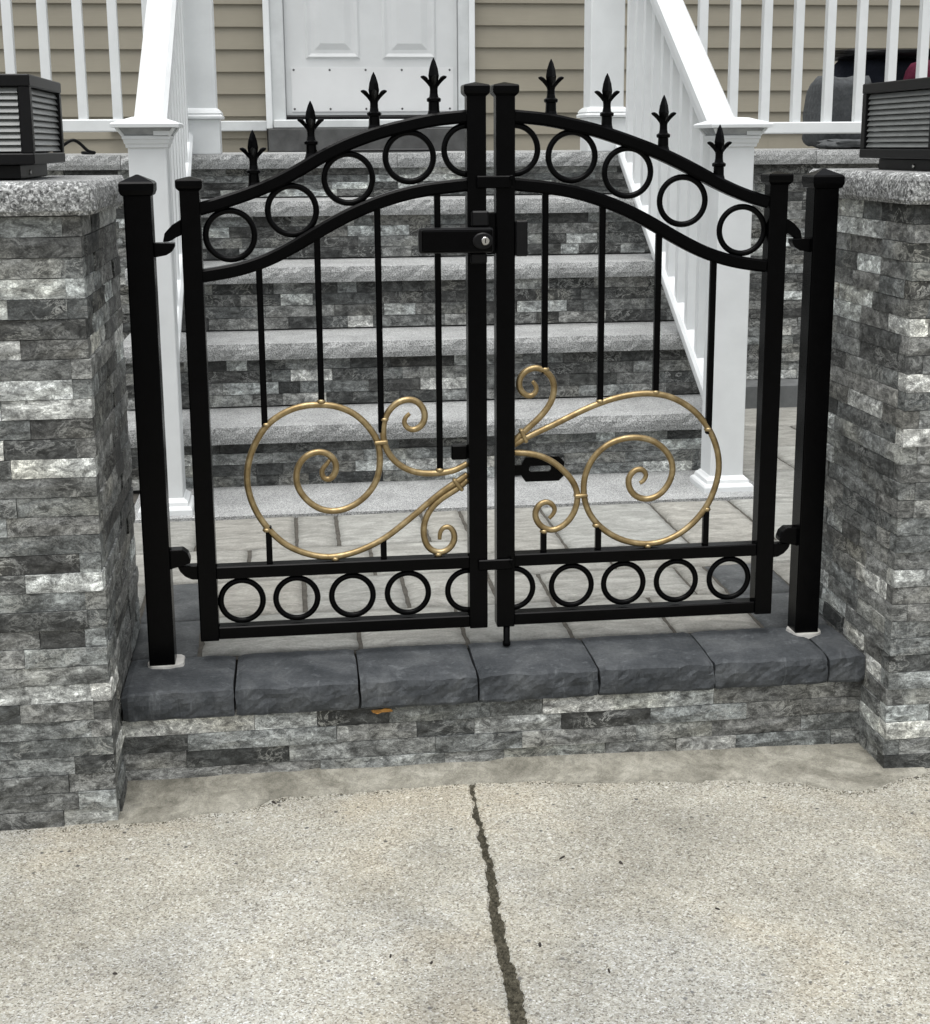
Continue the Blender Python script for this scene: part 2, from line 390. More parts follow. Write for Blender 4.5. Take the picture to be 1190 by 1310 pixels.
# dirt packed into the joint
bm = bmesh.new(); prev = None
for i, (x, y) in enumerate(JX):
    z = -.2 - .012 * max(0, -y - .3)
    row = [bm.verts.new((x + dx, y, z - .004 + .003 * noise.noise(Vector((y * 60, dx * 200, 1))) - (0.000 if abs(dx) < .012 else .002))) for dx in (-.024, -.010, 0, .010, .024)]
    if prev:
        for k in range(4): bm.faces.new((prev[k], row[k], row[k + 1], prev[k + 1]))
    prev = row
jd = obj('joint_dirt', bm, 'dirt', sidewalk, True); jd['kind'] = 'stuff'
# loose grit crumbs lying in the joint
bm = bmesh.new(); rr = random.Random(12)
for k in range(4200):
    i = rr.randrange(6, len(JX) - 66); x, y = JX[i]; z = -.2 - .012 * max(0, -y - .3)
    x += rr.gauss(0, .0070); y += rr.uniform(-.012, .012); s = rr.uniform(.0007, .0020) * (1.8 if rr.random() < .12 else 1)
    q = [bm.verts.new((x + s * a * rr.uniform(.6, 1.2), y + s * c * rr.uniform(.6, 1.2), z - .0035 + s * d)) for a, c, d in ((1, 0, 0), (0, 1, 0), (-1, 0, 0), (0, -1, 0), (0, 0, 1.1))]
    for a, c in ((0, 1), (1, 2), (2, 3), (3, 0)): bm.faces.new((q[a], q[c], q[4]))
gr = obj('grit', bm, 'dirt', sidewalk); gr['kind'] = 'stuff'

# mortar wash at the foot of the threshold wall
bm = bmesh.new(); prev = None; N = 90
edge = cat([(-.70, -.248), (-.60, -.243), (-.4715, -.222), (-.40, -.195), (-.3716, -.182), (-.2, -.178), (-.03, -.172), (.10, -.184), (.2053, -.202), (.4, -.222), (.5732, -.25), (.64, -.288), (.70, -.305), (.79, -.27), (.86, -.25)], 24)
for i, (x, y) in enumerate(edge):
    y += .010 * noise.noise(Vector((x * 14, 0, 4))) + .006 * noise.noise(Vector((x * 48, 0, 8))) + .004 * noise.noise(Vector((x * 150, 0, 3)))
    zt = -.178 - .022 * max(0, (x - .1)) 
    row = []
    for k in range(7):
        t = k / 6; yy = -.105 + (y + .105) * t; zz = zt + (-.1965 - zt) * (1 - (1 - t) ** 1.6) + .003 * noise.noise(Vector((x * 16, yy * 30, 2))) * (1 - t * .8)
        row.append(bm.verts.new((x, yy, max(zz, -.1972) if k < 6 else -.1985)))
    row.append(bm.verts.new((x, y - .002, -.21)))
    if prev:
        for k in range(len(row) - 1): bm.faces.new((prev[k], row[k], row[k + 1], prev[k + 1]))
    prev = row
structure(obj('mortar_wash', bm, 'mortar', None, True))
# gritty soil crumbs gathered along the rim of the wash and at the foot of the left pillar
bm = bmesh.new(); rr = random.Random(31)
for k in range(1500):
    x, y = edge[rr.randrange(len(edge))]
    if rr.random() < .22: x, y = rr.uniform(-1.15, -.68), -.245
    x += rr.uniform(-.012, .012); y += rr.gauss(-.004, .005) - .003; sz = rr.uniform(.0005, .0017) * (1.9 if rr.random() < .06 else 1)
    q = [bm.verts.new((x + sz * a * rr.uniform(.6, 1.2), y + sz * c * rr.uniform(.6, 1.2), -.2001 + sz * d)) for a, c, d in ((1, 0, 0), (0, 1, 0), (-1, 0, 0), (0, -1, 0), (0, 0, 1.0))]
    for a, c in ((0, 1), (1, 2), (2, 3), (3, 0)): bm.faces.new((q[a], q[c], q[4]))
g2 = obj('grit', bm, 'dirt', sidewalk); g2['kind'] = 'stuff'

# patio: bed plus single pavers
patio = obj('patio', bx(-2.6, 3.4, .05, 2.60, -.1, -.009), 'dark_joint'); structure(patio)
PR = random.Random(21)
def paver(x0, x1, y0, y1, mat='paver', col=None):
    g = .0048; bm = bmesh.new(); x0 += g + PR.uniform(0, .0015); x1 -= g + PR.uniform(0, .0015); y0 += g; y1 -= g
    nx = max(2, int((x1 - x0) / .02)); ny = max(2, int((y1 - y0) / .022)); gv = []; tilt = PR.uniform(-.002, .002); o = PR.uniform(0, 90)
    for i in range(nx + 1):
        row = []
        for j in range(ny + 1):
            x = x0 + (x1 - x0) * i / nx; y = y0 + (y1 - y0) * j / ny; e = i in (0, nx) or j in (0, ny)
            z = .002 * noise.noise(Vector((x * 9 + o, y * 22, 0))) + .0008 * noise.noise(Vector((x * 30 + o, y * 60, 0))) + tilt * (i / nx - .5) - (.004 if e else 0)
            if e:
                x += .0036 * noise.noise(Vector((x * 40 + o, y * 40, 5))); y += .0036 * noise.noise(Vector((x * 40 + o, y * 40, 9)))
            row.append(bm.verts.new((x, y, z)))
        gv.append(row)
    for i in range(nx):
        for j in range(ny): bm.faces.new((gv[i][j], gv[i + 1][j], gv[i + 1][j + 1], gv[i][j + 1]))
    per = [gv[i][0] for i in range(nx + 1)] + [gv[nx][j] for j in range(1, ny + 1)] + [gv[i][ny] for i in range(nx - 1, -1, -1)] + [gv[0][j] for j in range(ny - 1, 0, -1)]
    lo = [bm.verts.new((v.co.x, v.co.y, -.03)) for v in per]; n = len(per)
    for k in range(n): bm.faces.new((per[k], lo[k], lo[(k + 1) % n], per[(k + 1) % n]))
    o = obj('paver', bm, mat, patio, True); v = PR.uniform(.88, 1.1); t = PR.uniform(-.02, .02); o.color = (v * (1 + t), v, v * (1 - t), 1) if col is None else col
    o.data.shade_flat() if False else None
    return o
def row(y0, y1, xs, **k):
    for a, c in zip(xs, xs[1:]): paver(a, c, y0, y1, **k)
row(.815, 1.118, [-2.2, -1.75, -1.3, -.9, -.60, -.345, -.236, -.002, .108])
row(.552, .815, [-2.2, -1.7, -1.25, -.82, -.463, -.16, .104])
row(.305, .552, [-.545, -.33, -.10, .104]); row(.066, .305, [-.545, -.22, 0, .222])
row(.70, 1.118, [.108, .337, .655, .888, 1.3, 1.75, 2.2, 2.8]); row(.515, .70, [.104, .42, .81, 1.2, 1.7, 2.2, 2.8])
row(.305, .515, [.104, .224, .558, .632]); row(.066, .305, [.222, .44, .632])
row(.515, .552, [.104, .36, .632, .81]) if False else None
row(.285, .552, [-.69, -.545], mat='charcoal_paver'); row(.066, .285, [-.69, -.545], mat='charcoal_paver')
row(.29, .515, [.632, .79], mat='charcoal_paver'); row(.066, .29, [.632, .79], mat='charcoal_paver')
for k in range(6):
    for m in range(4):
        x = 1.02 + .42 * k + (m % 2) * .2; paver(x, x + .42, 1.118 + .335 * m, 1.118 + .335 * (m + 1))
for m in (1, 3): paver(1.022, 1.22, 1.118 + .335 * m, 1.118 + .335 * (m + 1))
for k in range(3):
    for m in range(4):
        x = -2.2 + .43 * k; paver(x, x + .43, 1.118 + .335 * m, 1.118 + .335 * (m + 1))
for y0, y1 in ((.066, .305), (.305, .515)):
    row(y0, y1, [.79, 1.04, 1.3, 1.75, 2.2, 2.8]); row(y0, y1 + (.037 if y0 > .2 else 0), [-2.2, -1.75, -1.25, -.97, -.69])

# ================================================================== threshold wall with coping blocks
thr = thing('threshold_wall', 'low stone threshold under the gate, stacked grey ledger stones topped with charcoal coping blocks', 'wall', (.04, -.1, -.2))
obj('core', bx(-.70, .80, -.083, .055, -.26, -.058), 'wall_core', thr)
rr = random.Random(5)
for i in range(4):
    z = -.0585 - .0338 * (i + 1)
    lay(thr, (-.682, -.112), 0, 1.464, z, rr, .0338, -.22, .14, (.11, .14, .17, .21, .26), prot=.003)
def block(x0, x1, seed):
    g = .0022; x0 += g; x1 -= g; nx = max(6, int((x1 - x0) / .011)); bm = bmesh.new(); rr = random.Random(seed); o = rr.uniform(0, 99)
    prof = [(-.1225, -.0565), (-.1245, -.051), (-.1248, -.042), (-.1248, -.033), (-.1248, -.024), (-.1245, -.015), (-.1225, -.005), (-.1165, -.0008), (-.09, .0006), (-.05, .001), (.0, .001), (.045, .0003), (.061, -.003), (.062, -.056)]
    grid = []
    for i in range(nx + 1):
        t = i / nx; x = x0 + (x1 - x0) * t; e = min(t, 1 - t) * (x1 - x0); rnd = max(0, 1 - e / .009); c = []
        for k, (y, z) in enumerate(prof):
            v = Vector((x * 26 + o, y * 26, z * 26)); n = noise.noise(v); n2 = noise.noise(v * 2.7)
            dy = (.0045 * n + .0035 * n2) if k < 8 else 0; dz = (.0028 * n + .002 * n2) * (1.0 if k < 9 else .7) if 6 <= k <= 12 else 0
            if k in (5, 6, 7): cz_ = noise.noise(Vector((x * 60 + o, 3, 0))); dy += max(0, cz_ - .15) * .014; dz -= max(0, cz_ - .15) * .008
            if k < 8: dy += .004 * rnd ** 2
            if 5 <= k <= 12: dz -= .004 * rnd ** 2
            xx = x + (.0035 * noise.noise(Vector((y * 40 + o, z * 40, t * 9))) if i in (0, nx) else 0)
            c.append(bm.verts.new((xx, y + dy, z + dz)))
        grid.append(c)
    m = len(prof)
    for i in range(nx):
        for k in range(m): bm.faces.new((grid[i][k], grid[i + 1][k], grid[i + 1][(k + 1) % m], grid[i][(k + 1) % m]))
    bm.faces.new(grid[0]); bm.faces.new(grid[-1])
    obj('coping_block', bm, 'charcoal_block', thr)
for k, (a, c) in enumerate(zip([-.679, -.4685, -.2325, -.0027, .2345, .467, .701], [-.4685, -.2325, -.0027, .2345, .467, .701, .779])): block(a, c, 40 + k)

# ================================================================== stone pillars
def pillar(name, label, xb, side, yf, yb, seed):
    """side=-1: pillar stands left of its inner face xb; +1: right of it"""
    xo = xb + side * .50; x0, x1 = min(xb, xo), max(xb, xo)
    t = thing(name, label, 'pillar', ((x0 + x1) / 2, (yf + yb) / 2, -.2), 'stone gate pillars')
    i = .024
    obj('core', bx(x0 + i, x1 - i, yf + i, yb - i, -.25, .89), 'wall_core', t)
    rr = random.Random(seed); n = 32; H = (.889 + .2035) / n
    for c in range(n):
        z = -.2035 + c * H; fr = rr.random() < .5
        lens = (.085, .11, .14, .17, .21, .26)
        xin = .03 if not fr else 0
        if side < 0: lay(t, (x0, yf), 0, x1 - x0 - xin, z, rr, H, -.04, .19, lens, .004)
        else: lay(t, (x0 + xin, yf), 0, x1 - x0 - xin, z, rr, H, -.14, .20, lens, .004)
        s0 = yf + (.03 if fr else 0)
        if side < 0: lay(t, (xb, s0), math.pi / 2, yb - s0, z, rr, H, -.02, .15, lens, .004)
        else: lay(t, (xb, yb), -math.pi / 2, yb - s0, z, rr, H, -.14, .19, lens, .004)
    # plain faces that the photograph never sees
    oy = .004
    obj('back_veneer', bx(x0 + .03, x1 - .001, yb - .026, yb + oy, -.2, .888), 'stone', t).color = (.12, .12, .118, 1)
    xs = (x0 + .0005, x0 + .026) if side < 0 else (x1 - .026, x1 - .0005)
    obj('outer_veneer', bx(xs[0] - (.006 if side < 0 else 0), xs[1] + (.006 if side > 0 else 0), yf + .03, yb - .03, -.2, .888), 'stone', t).color = (.12, .12, .118, 1)
    # granite cap, rock-faced all round
    o = .022; bm = bmesh.new(); X0, X1, Y0, Y1 = x0 - o, x1 + o, yf - o, yb + o; per = []
    st = .02
    for k in range(int((X1 - X0) / st)): per.append((X0 + k * st, Y0, 0, -1))
    for k in range(int((Y1 - Y0) / st)): per.append((X1, Y0 + k * st, 1, 0))
    for k in range(int((X1 - X0) / st)): per.append((X1 - k * st, Y1, 0, 1))
    for k in range(int((Y1 - Y0) / st)): per.append((X0, Y1 - k * st, -1, 0))
    rings = []
    cs = .02
    for z, ins in ((.8905, .003), (.898, -.002), (.915, -.003), (.932, -.001), (.940, .003), (.9455, .010)):
        ring = []
        for (x, y, nx_, ny_) in per:
            n_ = noise.noise(Vector((x * 30, y * 30, z * 45 + seed))) + .6 * noise.noise(Vector((x * 80, y * 80, z * 90)))
            d = ins + .0035 * n_
            cx, cy = (x0 + x1) / 2, (yf + yb) / 2
            # soften the corners
            fx = max(0, abs(x - cx) - ((X1 - X0) / 2 - cs)) / cs; fy = max(0, abs(y - cy) - ((Y1 - Y0) / 2 - cs)) / cs
            q = .007 * min(fx, fy)
            sx_ = math.copysign(1, x - cx); sy_ = math.copysign(1, y - cy)
            ax = d * abs(nx_) + q; ay = d * abs(ny_) + q
            ring.append(bm.verts.new((x - sx_ * ax, y - sy_ * ay, z)))
        rings.append(ring)
    m = len(per)
    for A, B in zip(rings, rings[1:]):
        for k in range(m): bm.faces.new((A[k], A[(k + 1) % m], B[(k + 1) % m], B[k]))
    bm.faces.new(rings[0]); bm.faces.new(rings[-1])
    obj('granite_cap', bm, 'granite_cap', t)
    return t
pillar('stone_pillar', 'grey stone pillar with granite cap left of the black gate, nearest its hinge post', -.68, -1, -.238, .245, 11)
pillar('stone_pillar', 'grey stone pillar with granite cap right of the black gate, lighter stones', .778, 1, -.226, .25, 12)

# ================================================================== front steps
T, YS, RZ = .2764, 1.4218, [0, .19, .3978, .61, .8134, .9717]
SX0, SX1 = -.86, 1.0
steps = thing('front_steps', 'wide front steps with pale granite treads and dark stacked-stone risers', 'steps', (.08, 1.42, 0))
rr = random.Random(77)
obj('base_slab', rough_slab(-.80, 1.02, 1.121, 1.46, -.06, .0015, .04, .001, .0004, 3, lip=.002), 'granite_tread', steps)
for i in range(1, 6):
    y = YS + (i - 1) * T; zt = RZ[i]; zb = RZ[i - 1] + (.006 if i > 1 else .003)
    riser = obj('riser', bx(SX0 + .01, SX1 - .01, y + .055, y + T + .03, zb - .02, zt - .052), 'wall_core', steps)
    n = 4; H = (zt - .0507 - zb) / n
    for c in range(n): lay(riser, (SX0, y + .036), 0, SX1 - SX0, zb + c * H, rr, H, .1, .14, (.065, .085, .11, .14, .17, .21), prot=.003)
    for c in range(n):
        lay(riser, (SX1, y + .066), math.pi / 2, T, zb + c * H, rr, H, .1, .1, (.085, .11, .14), prot=.002)
    if i < 5: obj('tread', rough_slab(SX0 - .012, SX1 + .012, y, y + T + .045, zt - .0507, zt, .025, .0075, .001, 30 + i), 'granite_tread', steps)

# ================================================================== porch: deck edge slabs and front walls
YL = YS + 4 * T
porch = thing('porch', 'raised porch with granite edge slabs over a stacked grey stone wall', 'porch', (.5, 3.3, 0))
deck = obj('deck', bx(-3.0, 4.0, YL + .30, 4.52, .90, .9722), 'granite_tread', porch)
for a, c in ((-3.0, -2.0), (-2.0, -.93), (-.93, .06), (.06, 1.05), (1.05, 1.657), (1.657, 2.6), (2.6, 4.0)):
    obj('edge_slab', rough_slab(a + .001, c - .001, YL, YL + .302, .921, .9717, .025, .0075, .001, int(c * 50) + 200), 'granite_tread', porch)
fw = obj('front_wall', bx(1.03, 4.0, YL + .062, YL + .3, -.05, .92), 'wall_core', porch)
fw2 = obj('front_wall', bx(-3.0, -.88, YL + .062, YL + .3, -.05, .92), 'wall_core', porch)
n = 24; H = (.92 - .09) / n; rr = random.Random(91)
for c in range(n):
    lay(fw, (1.03, YL + .04), 0, .97, .09 + c * H, rr, H, .05, .12, (.085, .11, .14, .17, .21), prot=.004)
    lay(fw2, (-1.75, YL + .04), 0, .87, .09 + c * H, rr, H, .05, .12, (.11, .14, .17, .21), prot=.004)
obj('veneer', bx(2.0, 4.0, YL + .035, YL + .061, .09, .918), 'stone', fw).color = (.11, .11, .108, 1)
obj('veneer', bx(-3.0, -1.75, YL + .035, YL + .061, .09, .918), 'stone', fw2).color = (.11, .11, .108, 1)
obj('footing', bx(1.03, 4.0, YL - .09, YL + .1, -.04, .088, .004), 'grey_footing', fw); obj('footing', bx(-3.0, -.88, YL - .09, YL + .1, -.04, .088, .004), 'grey_footing', fw2)

# ================================================================== house
WY = 4.5
house = thing('house', 'house front clad in beige lap siding with a white entrance door', 'house', (0, 4.8, 0))
obj('wall', bx(-5, 6, WY + .03, WY + .3, .5, 5.2), 'aged_white', house)
def plank(x0, x1, z, H=.1066):
    # dutch-lap board: thick lower lip, hollowed upper band
    pr = [(.002, 0), (-.0145, .0003), (-.016, .002), (-.0158, .005), (-.004, H), (-.003, H + .003), (.03, H + .003), (.03, 0)]
    bm = bmesh.new(); A = [bm.verts.new((x0, WY + y, z + q)) for y, q in pr]; B = [bm.verts.new((x1, WY + y, z + q)) for y, q in pr]; n = len(pr)
    for k in range(n): bm.faces.new((A[k], B[k], B[(k + 1) % n], A[(k + 1) % n]))
    bm.faces.new(A); bm.faces.new(B[::-1]); return obj('siding_plank', bm, 'siding', house)
z0 = .9445
for k in range(32):
    z = z0 + k * .1066
    plank(.6045, 2.15, z); plank(2.1505, 5.9, z)
    plank(-3.3, -.4355, z - .012); 
    if k % 2: plank(-4.9, -3.3005, z - .012)
obj('trim_board', bx(-1.2, -.4345, WY - .045, WY - .018, 1.075, 1.125, .004), 'aged_white', house)
# door case
cas = obj('door_frame', bx(-.4345, -.338, WY - .055, WY + .03, 1.085, 3.2, .004), 'aged_white', house)
obj('casing', bx(-.436, -.405, WY - .068, WY - .0555, 1.085, 3.2, .003), 'white_vinyl', cas)
cas2 = obj('door_frame', bx(.522, .6035, WY - .055, WY + .03, 1.085, 3.2, .004), 'aged_white', house)
obj('casing', bx(.574, .6035, WY - .068, WY - .0555, 1.085, 3.2, .003), 'white_vinyl', cas2)
obj('door_header', bx(-.4345, .6035, WY - .055, WY + .03, 3.202, 3.3, .004), 'aged_white', house)
sill = obj('door_sill', bx(-.40, .60, WY - .12, WY + .02, 1.087, 1.128, .005), 'aged_white', house)
obj('threshold', bx(-.337, .521, WY - .055, WY + .02, 1.129, 1.146, .003), 'black_satin', sill)
obj('entry_step', bx(-.428, .602, WY - .13, WY + .02, .9725, 1.085, .004), 'dark_slate', house)
door = obj('door', bx(-.336, .520, WY - .02, WY + .02, 1.149, 3.2, .002), 'white_door', house)
for x0, x1 in ((-.235, .035), (.145, .415)):
    bm = bmesh.new()
    # recessed, raised panel: moulding frame and bevelled field
    pr = [(0, -.0005), (.012, -.009), (.028, -.004), (.045, -.0045), (.075, -.012)]
    lv = []
    for ins, d in pr:
        lv.append([bm.verts.new((x, WY - .0205 + d + .001, z)) for x, z in ((x0 + ins, 1.42 + ins), (x1 - ins, 1.42 + ins), (x1 - ins, 2.25 - ins), (x0 + ins, 2.25 - ins))])
    for A, B in zip(lv, lv[1:]):
        for k in range(4): bm.faces.new((A[k], A[(k + 1) % 4], B[(k + 1) % 4], B[k]))
    bm.faces.new(lv[-1]); obj('door_panel', bm, 'white_door', door)
kp = obj('kick_plate', bx(-.308, .498, WY - .0235, WY - .0202, 1.168, 1.382), 'kick_metal', door)
sm = me_from(lathe([(.0001, .0022), (.004, .0018), (.0058, 0), (.0058, -.001)], 8), 'screw', 'screw')
for x in (-.295, -.118, .06, .24, .48):
    for z in (1.181, 1.369):
        o = bpy.data.objects.new('screw', sm); link(o, door); o.location = (x, WY - .0237, z); o.rotation_euler = (rad(90), 0, 0)
mat_ = thing('door_mat', 'thin dark mat lying on the porch below the door', 'mat', (.05, 3.5, .9735))
obj('mat_body', bx(-.17, .24, 2.9, 3.5, .9755, .986, .003), 'black_satin', mat_)

# ================================================================== porch posts
def column(label, xc, yc):
    t = thing('porch_post', label, 'post', (xc, yc, .9735), 'white posts at the porch edge')
    obj('shaft', bx(xc - .0635, xc + .0635, yc - .0635, yc + .0635, 1.10, 2.16, .003), 'white_vinyl', t)
    obj('base_box', bx(xc - .073, xc + .073, yc - .073, yc + .073, .9735, 1.098, .002), 'white_vinyl', t)
    obj('base_moulding', square_lathe([(.073, 1.0985), (.085, 1.0985), (.086, 1.107), (.080, 1.114), (.082, 1.118), (.076, 1.128), (.066, 1.136), (.064, 1.1365)], xc, yc), 'white_vinyl', t)
    obj('cap', square_lathe([(.064, 2.140), (.074, 2.145), (.078, 2.158), (.098, 2.162), (.100, 2.176), (.094, 2.182), (.03, 2.205), (.003, 2.208)], xc, yc), 'white_vinyl', t)
    return t
column('square white porch post at the left of the door', -.651, 2.64)
column('square white porch post at the right of the door', .852, 2.64)

# ================================================================== stair railings
def newel(parent, xc, yc, zt):
    """boxed newel with base skirt and solar-light cap; zt = height of cap lip"""
    nw = obj('newel_post', bx(xc - .0495, xc + .0495, yc - .0495, yc + .0495, .003, zt - .045, .0025), 'white_vinyl', parent)
    obj('base_skirt', square_lathe([(.074, .0025), (.074, .016), (.071, .022), (.064, .026), (.062, .036), (.0555, .041), (.0515, .046), (.0498, .0465)], xc, yc), 'white_vinyl', nw)
    obj('cap_neck', square_lathe([(.0497, zt - .058), (.054, zt - .056), (.055, zt - .048), (.0575, zt - .046), (.0595, zt - .036), (.062, zt - .034), (.062, zt - .026), (.055, zt - .0255)], xc, yc), 'white_vinyl', nw)
    obj('lamp_lens', square_lathe([(.0585, zt - .0255), (.072, zt - .006)], xc, yc), 'solar_lens', nw)
    for sx in (-1, 1):
        for sy in (-1, 1):
            bm = tube([(xc + sx * .0592, yc + sy * .0592, zt - .0255), (xc + sx * .0735, yc + sy * .0735, zt - .005)], .0048, 6, up=Vector((1, -1, 0))); obj('lens_bar', bm, 'white_vinyl', nw)
    for sx in (-1, 1): obj('lens_panel', extr([(xc + sx * .02, zt - .025), (xc + sx * .060, zt - .025), (xc + sx * .074, zt - .006), (xc + sx * .02, zt - .006)], yc - .0665, yc - .0655), 'white_vinyl', nw) if sx == 1 else None
    obj('cap', square_lathe([(.072, zt - .0055), (.087, zt - .0045), (.088, zt + .004), (.084, zt + .0075), (.035, zt + .023), (.003, zt + .025)], xc, yc), 'white_vinyl', nw)
    return nw
BAL = None
def rail_prof(wd, ht):  # bread-loaf vinyl rail
    return [(-ht * .5, -wd * .38), (-ht * .5, wd * .38), (-ht * .12, wd * .40), (0, wd * .5), (ht * .3, wd * .5), (ht * .47, wd * .36), (ht * .5, 0), (ht * .47, -wd * .36), (ht * .3, -wd * .5), (0, -wd * .5), (-ht * .12, -wd * .40)]
def stair_rail(label, xc, ny, nz, y1, zb0, zt0, sl_b, sl_t):
    t = thing('stair_railing', label, 'railing', (xc, ny, 0), 'white railings beside the steps')
    newel(t, xc, ny, nz)
    ya = ny + .05
    def zz(y, z0, s): return z0 + s * (y - ya)
    def swept(wd, ht, z0, s):
        bm = bmesh.new(); pr = rail_prof(wd, ht); pts = []
        for y in (ya - .001, y1): pts.append([bm.verts.new((xc + q[1], y, zz(y, z0, s) + q[0])) for q in pr])
        m = len(pr)
        for k in range(m): bm.faces.new((pts[0][k], pts[0][(k + 1) % m], pts[1][(k + 1) % m], pts[1][k]))
        bm.faces.new(pts[0]); bm.faces.new(pts[1]); return bm
    obj('handrail', swept(.088, .095, zt0, sl_t), 'white_vinyl', t)
    obj('bottom_rail', swept(.06, .06, zb0, sl_b), 'white_vinyl', t)
    n = 10; y = ya + .075
    while y < y1 - .03:
        h = .0165
        z0a, z0b = zz(y - h, zb0 + .027, sl_b), zz(y + h, zb0 + .027, sl_b); z1a, z1b = zz(y - h, zt0 - .045, sl_t), zz(y + h, zt0 - .045, sl_t)
        bm = bmesh.new(); vs = []
        for x in (xc - h, xc + h): vs.append([bm.verts.new(p) for p in ((x, y - h, z0a), (x, y + h, z0b), (x, y + h, z1b), (x, y - h, z1a))])
        bm.faces.new(vs[0]); bm.faces.new(vs[1])
        for k in range(4): bm.faces.new((vs[0][k], vs[0][(k + 1) % 4], vs[1][(k + 1) % 4], vs[1][k]))
        obj('baluster', bm, 'white_vinyl', t); y += .118
    return t
stair_rail('white stair railing left of the steps, seen almost end-on', -.703, 1.222, 1.055, 2.575, .245, 1.02, .60, .655)
stair_rail('white stair railing right of the steps, its slanted inner side in view', .910, 1.25, 1.047, 2.575, .215, 1.00, .615, .665)
# porch railings
def porch_rail(label, x0, x1, first, step, zb):
    yc = 2.60; t = thing('porch_railing', label, 'railing', ((x0 + x1) / 2, yc, .9735), 'white railings along the porch edge')
    obj('bottom_rail', bx(x0, x1, yc - .028, yc + .028, zb - .044, zb, .004), 'white_vinyl', t)
    obj('top_rail', bx(x0, x1, yc - .04, yc + .04, zb + .80, zb + .865, .008), 'white_vinyl', t)
    me = me_from(bx(-.0165, .0165, -.0165, .0165, 0, .80, .0015), 'baluster', 'white_vinyl'); x = first
    while (x < x1 - .03 if step > 0 else x > x0 + .03): inst('baluster', me, t, (x, yc, zb)); x += step
    return t
porch_rail('white porch railing left of the steps, behind the left pillar', -2.6, -.716, -.8173, -.1205, 1.0985)
porch_rail('white porch railing right of the steps, bags piled behind it', .917, 3.8, 1.0934, .1243, 1.078)

# ================================================================== gate posts
def gate_post(label, x0, mortar):
    w_ = .0496; xc = x0 + w_ / 2; yc = w_ / 2
    t = thing('gate_post', label, 'post', (xc, yc, 0), 'black gate posts')
    obj('shaft', bx(x0, x0 + w_, 0, w_, .002, .925, .003, 2), 'black_paint', t)
    obj('cap', square_lathe([(.0252, .912), (.0285, .914), (.0315, .922), (.0315, .9345), (.029, .938), (.002, .9505)], xc, yc), 'black_paint', t)
    bm = bmesh.new(); n = 22; pts = []
    for k in range(n):
        a = 2 * math.pi * k / n; r = 1 + .16 * noise.noise(Vector((math.cos(a) * 2, math.sin(a) * 2, x0 * 9))); ca, sa = math.cos(a), math.sin(a)
        e = (abs(ca) ** 4 + abs(sa) ** 4) ** -.25
        pts.append((xc + mortar[0] + ca * e * mortar[2] * r, yc + mortar[1] + sa * e * mortar[3] * r))
    lo = [bm.verts.new((x, y, -.004)) for x, y in pts]; hi = [bm.verts.new((xc + (x - xc) * .95, yc + (y - yc) * .95, .0055 + .001 * noise.noise(Vector((x * 90, y * 90, 0))))) for x, y in pts]
    for k in range(n): bm.faces.new((lo[k], lo[(k + 1) % n], hi[(k + 1) % n], hi[k]))
    bm.faces.new(hi); obj('mortar_collar', bm, 'mortar_white', t)
    return t
pL = gate_post('thick black steel gate post beside the left stone pillar', -.6365, (.007, .002, .036, .036))
pR = gate_post('thick black steel gate post beside the right stone pillar', .6757, (.002, -.002, .033, .034))

# ================================================================== gate leaves
YC = .028; GC = .0435
TOP = [(.045, 1.052), (.11, 1.046), (.2, 1.0265), (.26, 1.007), (.32, .983), (.38, .9515), (.42, .930), (.46, .9125), (.5, .8985), (.545, .8865)]
LOW = [(.045, .926), (.11, .9195), (.16, .911), (.21, .8965), (.26, .877), (.31, .852), (.36, .822), (.42, .791), (.47, .775), (.5, .769), (.545, .763)]
def zof(tab, u):
    for (a, za), (c, zc) in zip(tab, tab[1:]):
        if u <= c: return za + (zc - za) * (u - a) / (c - a)
    return tab[-1][1]
RING = me_from(tube([(.0452 * math.cos(2 * math.pi * k / 40), 0, .0452 * math.sin(2 * math.pi * k / 40)) for k in range(40)], .0058, 8, True), 'ring', 'black_paint', True)
RINGS = me_from(tube([(.0412 * math.cos(2 * math.pi * k / 40), 0, .0412 * math.sin(2 * math.pi * k / 40)) for k in range(40)], .0058, 8, True), 'ring', 'black_paint', True)
# finial: socket with collar, stem, four curling leaves and a spear head
def finial_mesh():
    bm = lathe([(.0150, -.014), (.0125, -.004), (.0105, .003), (.0100, .018), (.0132, .0195), (.0136, .0245), (.0106, .0266), (.0088, .0275), (.0076, .034), (.0074, .042), (.0088, .050), (.0092, .053)], 12)
    lathe([(.0055, .050), (.0090, .059), (.0100, .066), (.0080, .079), (.0042, .091), (.0005, .0985)], 4, bm, (0, 0, 0), 0)
    for k in range(4):
        a = k * math.pi / 2; ca, sa = math.cos(a), math.sin(a)
        path = cat([(.002, .038), (.0065, .050), (.0115, .0575), (.0180, .0622), (.0245, .0640)], 4); wd = [.0080, .0125, .0120, .0080, .0012]; th = [.0050, .0086, .0084, .0056, .0010]; prev = None
        for i, (r, z) in enumerate(path):
            q = min(i / 4, 3.999); j = int(q); f = q - j; wv = (wd[j] * (1 - f) + wd[j + 1] * f) * .5; tv = th[j] * (1 - f) + th[j + 1] * f
            ring = [bm.verts.new((ca * rr_ - sa * ww, sa * rr_ + ca * ww, zz)) for rr_, ww, zz in ((r, -wv, z + tv * .4), (r + tv * .2, 0, z + tv * .8), (r, wv, z + tv * .4), (r - tv * .1, 0, z - tv))]
            if prev:
                for m in range(4): bm.faces.new((prev[m], prev[(m + 1) % 4], ring[(m + 1) % 4], ring[m]))
            else: bm.faces.new(ring)
            prev = ring
        bm.faces.new(prev)
    return me_from(bm, 'finial', 'black_paint')
